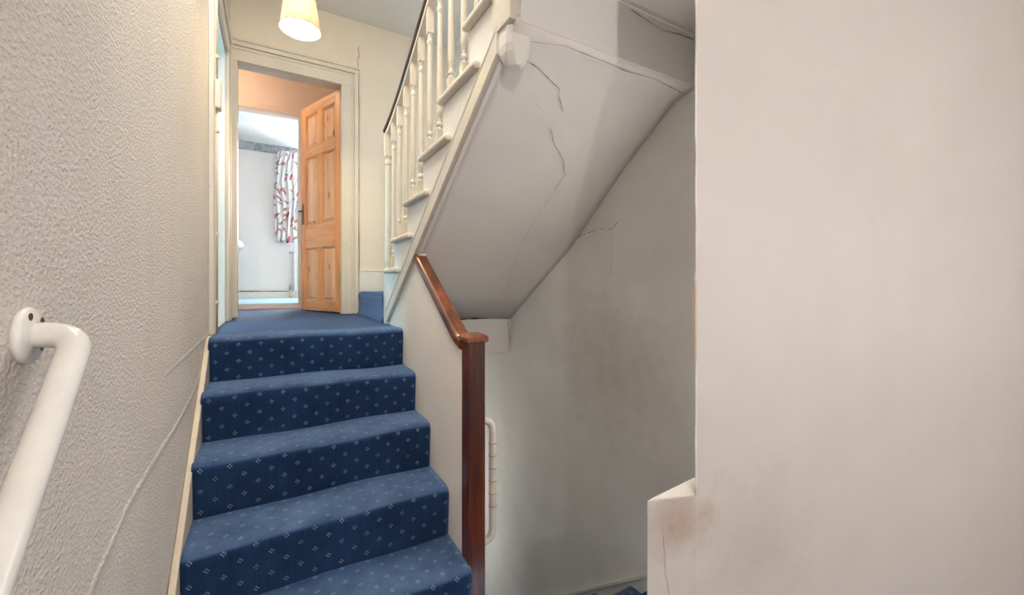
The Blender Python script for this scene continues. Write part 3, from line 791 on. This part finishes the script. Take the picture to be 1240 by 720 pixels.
b = MB().box(FX0 - 0.02, FX0, YF, YF + 0.12, ZL, FZ + 0.02).box(FX1, FX1 + 0.02, YF, YF + 0.12, ZL, FZ + 0.02).box(FX0, FX1, YF, YF + 0.12, FZ, FZ + 0.02)
b.build('door_lining', M['cream'], cas)
crack([(0.663, YF, 1.88), (0.664, YF, 1.2), (0.663, YF, 0.6), (0.665, YF, -0.05)], 0.010, wall_far, (0, -0.0015, 0), 'crack', 'gap')  # dark ribbon paints both the gap and the casing's shadow line
crack([(0.657, YF, 1.89), (0.655, YF, 1.95), (0.663, YF, 2.02), (0.66, YF, 2.10)], 0.006, wall_far, (0, -0.0015, 0), 'crack', 'crack')
crack([(-0.23, YF - 0.0, 1.893), (0.0, YF, 1.89), (0.3, YF, 1.891), (0.64, YF, 1.889)], 0.006, wall_far, (0, -0.0015, 0), 'crack', 'gap')

HX, HY = 0.514, YF + 0.038
dr = empty('door_1', (HX, HY, ZL + 0.012), kind='structure', label='open pine six panel door', rotz=R(111.6), local=True)
DW, DH, T = 0.715, 1.945, 0.040
def dpart(mbx, name, mat, bevel=0.002):
    o = mbx.build(name, mat, None, bevel=bevel); o.parent = dr; return o
SW = 0.085
for a in (0.0, DW - SW): dpart(MB().box(a, a + SW, -T, 0, 0, DH), 'stile', M['pine'])
rails = [(0.0, 0.085), (0.590, 0.800), (1.450, 1.535), (1.855, DH)]
for a, b_ in rails: dpart(MB().box(SW, DW - SW, -T, 0, a, b_), 'rail', M['pine_x'])
mx0, mx1 = DW / 2 - 0.042, DW / 2 + 0.042
for (a, b_), (c, d) in zip(rails, rails[1:]):
    dpart(MB().box(mx0, mx1, -T, 0, b_, c), 'muntin', M['pine'])
    for p0, p1 in ((SW, mx0), (mx1, DW - SW)):
        z0, z1 = b_, c
        pm = MB().box(p0, p1, -T + 0.015, -0.016, z0, z1)
        vs = [(p0 + .022, -0.016, z0 + .022), (p1 - .022, -0.016, z0 + .022), (p1 - .022, -0.016, z1 - .022), (p0 + .022, -0.016, z1 - .022),
              (p0 + .040, -0.006, z0 + .040), (p1 - .040, -0.006, z0 + .040), (p1 - .040, -0.006, z1 - .040), (p0 + .040, -0.006, z1 - .040)]
        pm.add(vs, [(4, 5, 6, 7), (0, 1, 5, 4), (1, 2, 6, 5), (2, 3, 7, 6), (3, 0, 4, 7)])
        dpart(pm, 'panel', M['pine_panel'], None)
        # planted moulding round the panel
        mm = MB()
        for q0, q1, r0, r1 in ((p0, p1, z0, z0 + .012), (p0, p1, z1 - .012, z1), (p0, p0 + .012, z0 + .012, z1 - .012), (p1 - .012, p1, z0 + .012, z1 - .012)):
            mm.box(q0, q1, -0.016, -0.004, r0, r1)
        dpart(mm, 'panel_moulding', M['pine'], 0.003)
for z in (0.22, 1.62):
    dpart(MB().box(-0.004, 0.0, -T + 0.004, -0.002, z, z + 0.10).lathe([(0.005, z), (0.005, z + 0.10)], (-0.004, 0.002, 0), 10), 'hinge', M['brass'], None)['label'] = 'brass hinge'
pl = dpart(MB().box(DW - 0.062, DW - 0.022, 0, 0.006, 0.82, 1.02), 'handle_plate', M['bronze'], 0.004)
lv = MB().tube(fillet([(DW - 0.042, 0.004, 0.945), (DW - 0.042, 0.050, 0.945), (DW - 0.150, 0.056, 0.940)], 0.018), [0.008] * 10 + [0.006], 10)
lv = MB().tube(fillet([(DW - 0.042, 0.004, 0.945), (DW - 0.042, 0.048, 0.945), (DW - 0.145, 0.052, 0.938)], 0.016), 0.0075, 10).build('lever_handle', M['bronze'], None, smooth=True)
lv.parent = pl
pl2 = dpart(MB().box(DW - 0.062, DW - 0.022, -T - 0.006, -T, 0.82, 1.02), 'handle_plate', M['bronze'], 0.004)
lv = MB().tube(fillet([(DW - 0.042, -T - 0.004, 0.945), (DW - 0.042, -T - 0.048, 0.945), (DW - 0.145, -T - 0.052, 0.938)], 0.016), 0.0075, 10).build('lever_handle', M['bronze'], None, smooth=True)
lv.parent = pl2

# ------------------------------------------------------------------ doorway in the left wall
cl = empty('trim_4', (XW, 3.05, ZL), kind='structure', label='cream frame of the doorway in the left wall')
MB().box(XW, XW + 0.022, 2.565, DY0, ZL, DZ + 0.10).box(XW + 0.022, XW + 0.028, 2.575, 2.60, ZL, DZ + 0.10).build('architrave', M['cream'], cl, bevel=0.004)
MB().box(XW, XW + 0.022, DY1, DY1 + 0.11, ZL, DZ + 0.10).box(XW + 0.022, XW + 0.030, DY1 + 0.08, DY1 + 0.11, ZL, DZ + 0.10).build('architrave', M['cream'], cl, bevel=0.004)
MB().box(XW, XW + 0.022, DY0, DY1, DZ, DZ + 0.10).box(XW + 0.022, XW + 0.034, 2.565, DY1 + 0.11, DZ + 0.10, DZ + 0.13).build('head_architrave', M['cream'], cl, bevel=0.004)
MB().box(XW - 0.1, XW, DY1 - 0.02, DY1, ZL, DZ).box(XW - 0.1, XW, DY0, DY0 + 0.02, ZL, DZ).box(XW - 0.1, XW, DY0 + 0.02, DY1 - 0.02, DZ - 0.02, DZ).build('door_lining', M['white'], cl)
struct(MB().box(XW - 0.1, XW, DY0 + 0.02, DY1 - 0.02, ZL - 0.02, ZL), 'trim_5', M['redwood'], 'wooden threshold of the left doorway')
d2 = empty('door_2', (XW - 0.1, DY0 + 0.02, ZL), kind='structure', label='white door of the left room, swung open into it')
MB().box(XW - 0.86, XW - 0.112, DY0 - 0.030, DY0 + 0.010, ZL + 0.01, DZ - 0.03).build('door_leaf', M['white'], d2)
# the room behind the left doorway
RX0, RY0, RY1 = -2.3, 2.2, 4.0
struct(MB().box(RX0, XW - 0.1, RY0 - 0.05, RY0, ZL - 0.05, 2.1), 'wall_left_room_near', M['bedwall'])
struct(MB().box(RX0, XW - 0.1, RY1, RY1 + 0.05, ZL - 0.05, 2.1), 'wall_left_room_far', M['bedwall'])
struct(MB().box(RX0 - 0.05, XW - 0.1, RY0, RY1, 2.1, 2.15), 'ceiling_left_room', M['ceil'])
mb = MB().box(RX0 - 0.08, RX0, RY0, 2.55, ZL - 0.05, 2.1).box(RX0 - 0.08, RX0, 3.55, RY1, ZL - 0.05, 2.1).box(RX0 - 0.08, RX0, 2.55, 3.55, ZL - 0.05, 0.10).box(RX0 - 0.08, RX0, 2.55, 3.55, 1.40, 2.1)
struct(mb, 'wall_left_room_window', M['bedwall'])
floor_carpet('floor_left_room', RX0, XW - 0.1, RY0, RY1, ZL - 0.004, M['carpet_pale'])
e = empty('window_5', (RX0 - 0.05, 3.05, 0.10), kind='structure')
f = MB()
for a, b in ((2.55, 2.60), (3.50, 3.55)): f.box(RX0 - 0.07, RX0 - 0.03, a, b, 0.10, 1.40)
for a, b in ((0.10, 0.15), (1.35, 1.40)): f.box(RX0 - 0.07, RX0 - 0.03, 2.60, 3.50, a, b)
f.build('window_frame', M['white'], e)
MB().box(RX0 - 0.053, RX0 - 0.047, 2.60, 3.50, 0.15, 1.35).build('pane', M['glass'], e)
lt = empty('rim_latch', (XW + 0.03, 2.60, 0.93), 'cream painted rim latch keep on the frame of the left doorway', 'latch')
MB().box(XW + 0.022, XW + 0.050, 2.572, 2.64, 0.90, 1.045).build('case', M['cream'], lt, bevel=0.006)
MB().box(XW + 0.026, XW + 0.040, 2.64, 2.665, 0.925, 0.955).build('bolt', M['steel'], lt, bevel=0.002)
cd = empty('cable', (XW + 0.03, 2.60, ZL), 'cream painted cable run up the frame of the left doorway', 'cable')
MB().tube([(XW + 0.030, 2.60, ZL), (XW + 0.031, 2.60, 0.4), (XW + 0.030, 2.60, 0.90)], 0.007, 8).tube([(XW + 0.030, 2.60, 1.045), (XW + 0.030, 2.60, 1.70)], 0.007, 8).build('conduit', M['dirtywood'], cd, smooth=True)
for z in (-0.10, 0.25, 0.78, 1.16):
    MB().box(XW + 0.022, XW + 0.041, 2.588, 2.612, z, z + 0.018).build('clip', M['cream'], cd, bevel=0.003)

# ------------------------------------------------------------------ lobby and bedroom beyond
LX0, LX1, LY1 = -0.75, 0.664, 4.98
struct(MB().box(LX0 - 0.05, LX0, YF + 0.12, LY1, ZL - 0.02, 2.2), 'wall_lobby_left', M['pinkwall'])
struct(MB().box(LX1, LX1 + 0.05, YF + 0.12, LY1, ZL - 0.02, 2.2), 'wall_lobby_right', M['pinkwall'])
struct(MB().box(LX0 - 0.05, LX1 + 0.05, YF + 0.12, LY1, 2.2, 2.25), 'ceiling_lobby', M['ceil'])
floor_carpet('floor_lobby', LX0, LX1, YF, LY1 - 0.015, ZL - 0.004, M['carpet_plain'])
BX0, BX1, BY1, BZ, BC = -1.5, 1.75, 7.05, -0.20, 2.055
OX0, OX1, OZ = -0.58, 0.25, 1.79
mb = MB().box(BX0, OX0, LY1, LY1 + 0.12, ZL - 0.02, 2.3).box(OX1, BX1, LY1, LY1 + 0.12, ZL - 0.02, 2.3).box(OX0, OX1, LY1, LY1 + 0.12, OZ, 2.3)
struct(mb, 'wall_lobby_end', M['pinkwall'], 'peach wall above the second doorway')
tr = empty('trim_6', (0, LY1, BZ), kind='structure', label='pale frame of the bedroom doorway')
MB().box(OX0 - 0.06, OX1 + 0.06, LY1 - 0.02, LY1, OZ, OZ + 0.065).build('head_architrave', M['pinkwall'], tr, bevel=0.006)
MB().box(OX1, OX1 + 0.06, LY1 - 0.02, LY1, ZL, OZ).build('architrave', M['white'], tr, bevel=0.004)
MB().box(OX0 - 0.06, OX0, LY1 - 0.02, LY1, ZL, OZ).build('architrave', M['white'], tr, bevel=0.004)
MB().box(OX0, OX1, LY1 - 0.022, LY1 + 0.01, ZL - 0.02, ZL + 0.008).build('threshold', M['redwood'], tr, bevel=0.003)
MB().box(OX0, OX1, LY1 - 0.004, LY1 + 0.01, ZL + 0.008, BZ - 0.002).build('threshold_riser', M['bedwall'], tr)
floor_carpet('floor_bedroom', BX0, BX1, LY1 + 0.01, BY1, BZ, M['carpet_pale'], 'pale blue bedroom carpet in daylight')
struct(MB().box(BX0 - 0.1, BX0, LY1, BY1 + 0.1, BZ - 0.1, BC + 0.2), 'wall_bedroom_left', M['bedwall'])
struct(MB().box(BX1, BX1 + 0.1, LY1, BY1 + 0.1, BZ - 0.1, BC + 0.2), 'wall_bedroom_right', M['bedwall'])
struct(MB().box(BX0 - 0.1, BX1 + 0.1, LY1 + 0.12, BY1 + 0.1, BC, BC + 0.1), 'ceiling_bedroom', M['ceil'])
WX0, WX1, WZ0, WZ1 = 0.36, 1.50, 0.62, 1.90
mb = MB().box(BX0, WX0, BY1, BY1 + 0.1, BZ - 0.1, BC).box(WX1, BX1, BY1, BY1 + 0.1, BZ - 0.1, BC).box(WX0, WX1, BY1, BY1 + 0.1, BZ - 0.1, WZ0).box(WX0, WX1, BY1, BY1 + 0.1, WZ1, BC)
struct(mb, 'wall_bedroom_far', M['bedwall'], 'pale far wall of the bedroom')
e = empty('window_1', (0.93, BY1 + 0.06, WZ0), kind='structure', label='bedroom window')
MB().box(WX0, WX0 + 0.05, BY1 + 0.02, BY1 + 0.04, WZ0, WZ1).box(WX1 - 0.05, WX1, BY1 + 0.02, BY1 + 0.04, WZ0, WZ1).box(WX0 + .05, WX1 - .05, BY1 + 0.02, BY1 + 0.04, WZ0, WZ0 + 0.05).box(WX0 + .05, WX1 - .05, BY1 + 0.02, BY1 + 0.04, WZ1 - 0.05, WZ1).build('window_frame', M['white'], e)
MB().box(WX0 + .05, WX1 - .05, BY1 + 0.028, BY1 + 0.032, WZ0 + 0.05, WZ1 - 0.05).build('pane', M['glass'], e)
struct(MB().box(BX0, 0.34, BY1 - 0.006, BY1, 1.932, BC), 'trim_7', M['frieze'], 'grey marbled paper border at the top of the bedroom wall')
struct(MB().box(BX0, BX1, BY1 - 0.018, BY1, BZ, BZ + 0.095), 'baseboard_bedroom', M['white'], 'white skirting of the bedroom far wall', bevel=0.003)
crack([(-0.41, BY1 - 0.018, BZ + 0.100), (-0.2, BY1 - 0.018, BZ + 0.098), (0.0, BY1 - .018, BZ + 0.099), (0.28, BY1 - .018, BZ + 0.098)], 0.012, bpy.data.objects['baseboard_bedroom'], (0, -0.002, 0), 'crack', 'gap')
# curtain
cu = empty('curtain', (0.2, 6.93, 0.62), 'white curtain with red and brown leaf print at the bedroom window', 'curtain')
me = bpy.data.meshes.new('curtain_fabric'); bm = bmesh.new(); uvl = bm.loops.layers.uv.new('UVMap')
nu, nv = 90, 24; g = []
for j in range(nv + 1):
    t = j / nv; z = 1.955 - 1.335 * t; row = []
    for i in range(nu + 1):
        s = i / nu; spread = 0.035 + (0.0 if t > 0.12 else 0.05 * (1 - t / 0.12))
        x = spread + (0.46 - spread) * s + 0.012 * math.sin(9 * t + 6 * s)
        amp = 0.026 * (0.55 + 0.45 * t)
        yy = 6.925 + amp * math.sin(s * 2 * math.pi * 6 + 0.7 * math.sin(3 * t)) + 0.008 * math.sin(s * 41)
        row.append(bm.verts.new((x, yy, z + 0.012 * math.sin(s * 2 * math.pi * 6 + 1) * (1 if j == nv else 0))))
    g.append(row)
for j in range(nv):
    for i in range(nu):
        f = bm.faces.new((g[j][i], g[j][i + 1], g[j + 1][i + 1], g[j + 1][i])); f.smooth = True
        for l, (jj, ii) in zip(f.loops, ((j, i), (j, i + 1), (j + 1, i + 1), (j + 1, i))): l[uvl].uv = (ii / nu * 0.62, 1.335 * (1 - jj / nv))
bm.to_mesh(me); bm.free(); me.materials.append(M['curtain'])
o = bpy.data.objects.new('fabric', me); C.objects.link(o); o.parent = cu; o.location = -Vector(cu.location)
sd = o.modifiers.new('thickness', 'SOLIDIFY'); sd.thickness = 0.003
MB().tube([(0.02, 6.965, 1.965), (1.58, 6.965, 1.965)], 0.008, 10).build('curtain_rail', M['white'], cu, smooth=True)
for x in (0.06, 1.54): MB().box(x - 0.012, x + 0.012, 6.965, BY1, 1.955, 1.975).build('bracket', M['white'], cu)
# radiator
rd = empty('radiator', (0.8, 6.98, BZ), 'white panel radiator under the leaf print curtain', 'radiator')
prof = []
xx = 0.285
b = MB()
b.box(0.285, 1.40, 6.965, 7.0, -0.095, 0.53)
while xx < 1.38:
    b.box(xx + 0.008, xx + 0.030, 6.958, 6.965, -0.07, 0.505); xx += 0.04
b.build('radiator_panel', M['radiator'], rd, bevel=0.004)
for x in (0.30, 1.33): MB().box(x, x + 0.04, 7.0, BY1 - 0.002, 0.30, 0.38).build('bracket', M['steel'], rd)
vl = MB().tube([(0.285, 6.982, -0.06), (0.235, 6.982, -0.06)], 0.011, 12).lathe([(0.016, -0.085), (0.020, -0.07), (0.020, -0.02), (0.014, -0.005)], (0.245, 6.982, 0.0), 14).build('valve', M['steel'], rd, smooth=True)
MB().tube([(0.245, 6.982, -0.08), (0.245, 6.982, BZ)], 0.008, 10).build('pipe', M['white'], rd, smooth=True)
MB().tube([(0.285, 6.982, 0.475), (0.250, 6.982, 0.475)], 0.010, 12).lathe([(0.014, 0.225), (0.016, 0.232), (0.016, 0.250), (0.014, 0.255)], (0.0, 6.982, 0.475), 12, 'X').build('bleed_cap', M['steel'], rd, smooth=True)
# bedside table and lamp, mostly hidden by the door frame
bt = empty('bedside_table', (-0.52, 6.68, BZ), 'white bedside table hidden beside the bedroom doorway', 'table')
MB().box(-0.74, -0.40, 6.50, 6.86, 0.22, 0.25).build('table_top', M['white'], bt, bevel=0.004)
for sx in (-0.72, -0.45):
    for sy in (6.52, 6.81): MB().box(sx, sx + 0.03, sy, sy + 0.03, BZ, 0.22).build('leg', M['white'], bt)
bl = empty('table_lamp', (-0.465, 6.62, 0.25), 'white rounded lamp just inside the bedroom doorway', 'lamp')
MB().lathe([(0.05, 0.25), (0.05, 0.262), (0.012, 0.275), (0.010, 0.47)], (-0.465, 6.62, 0), 18).build('lamp_base', M['lampwhite'], bl, smooth=True)
MB().lathe([(0.02, 0.452), (0.10, 0.456), (0.140, 0.48), (0.148, 0.52), (0.13, 0.565), (0.09, 0.592), (0.03, 0.600)], (-0.465, 6.62, 0), 28).build('lamp_shade', M['lampwhite'], bl, smooth=True)

# ------------------------------------------------------------------ pendant over the landing
PX, PY = 0.155, 2.90
pn = empty('pendant_lamp', (PX, PY, ZC), 'cream drum shade pendant lamp hanging over the landing', 'lamp')
ZS0, ZS1 = 1.588, 1.775
def ring_wall(r0, r1, z0, z1, t, seg=40):
    vs = []; fs = []
    for k in range(seg):
        a = 2 * math.pi * k / seg; c, s = math.cos(a), math.sin(a)
        for r_, z in ((r0, z0), (r1, z1), (r1 - t, z1), (r0 - t, z0)): vs.append((PX + r_ * c, PY + r_ * s, z))
    for k in range(seg):
        a, b2 = 4 * k, 4 * ((k + 1) % seg)
        fs += [(a + q, b2 + q, b2 + (q + 1) % 4, a + (q + 1) % 4) for q in range(4)]
    return MB().add(vs, fs)
ring_wall(0.116, 0.090, ZS0, ZS1, 0.0012).build('lamp_shade', M['shade'], pn, smooth=True)
ring_wall(0.1175, 0.1165, ZS0 - 0.001, ZS0 + 0.006, 0.003).build('shade_trim', M['dirtywood'], pn, smooth=True)
a = R(-62)
MB().tube([(PX + 0.1168 * math.cos(a), PY + 0.1168 * math.sin(a), ZS0), (PX + 0.091 * math.cos(a), PY + 0.091 * math.sin(a), ZS1)], 0.0022, 6).build('shade_seam', M['dirtywood'], pn)
MB().tube([(PX, PY, ZC - 0.02), (PX, PY, 1.80)], 0.004, 8).build('cord', M['lampwhite'], pn, smooth=True)
MB().lathe([(0.012, 1.80), (0.018, 1.79), (0.018, 1.735), (0.014, 1.725)], (PX, PY, 0), 14).build('lamp_holder', M['lampwhite'], pn, smooth=True)
for kk in range(3):
    a = R(30 + 120 * kk); MB().tube([(PX + 0.016 * math.cos(a), PY + 0.016 * math.sin(a), 1.74), (PX + 0.090 * math.cos(a), PY + 0.090 * math.sin(a), 1.773)], 0.0015, 6).build('shade_arm', M['steel'], pn)
MB().lathe([(0.010, 1.727), (0.016, 1.715), (0.029, 1.690), (0.031, 1.672), (0.027, 1.655), (0.015, 1.644), (0.002, 1.641)], (PX, PY, 0), 18).build('bulb', M['bulb'], pn, smooth=True)
MB().lathe([(0.045, ZC), (0.045, ZC - 0.012), (0.020, ZC - 0.030), (0.006, ZC - 0.035)], (PX, PY, 0), 20).build('ceiling_rose', M['lampwhite'], pn, smooth=True)

# ------------------------------------------------------------------ grab rail on the left wall
gl = empty('grab_rail', (XW, 0.775, -0.066), 'large white tubular grab rail sloping along the beige stippled wall', 'grab rail')
A = Vector((XW, 0.775, -0.066)); Bv = Vector((XW, 0.775 - 0.42, -0.066 - 0.42))
so = Vector((0.052, 0, 0))
pth = fillet([A + Vector((0.004, 0, 0)), A + so, Bv + so, Bv + Vector((0.004, 0, 0))], 0.036, 10)
MB().tube(pth, 0.0165, 24).build('bar', M['rail_white'], gl, smooth=True)
for p in (A, Bv):
    fo = MB().lathe([(0.037, 0.0), (0.037, 0.005), (0.034, 0.0085), (0.020, 0.0095), (0.0165, 0.011)], p, 32, 'X').build('flange', M['rail_white'], gl, smooth=True)
    for deg in (112, 40, -42):
        a = R(deg)
        MB().lathe([(0.0050, 0.008), (0.0050, 0.0098), (0.0020, 0.0092)], p + Vector((0, 0.0265 * math.cos(a), 0.0265 * math.sin(a))), 12, 'X').build('screw', M['bronze'], fo)
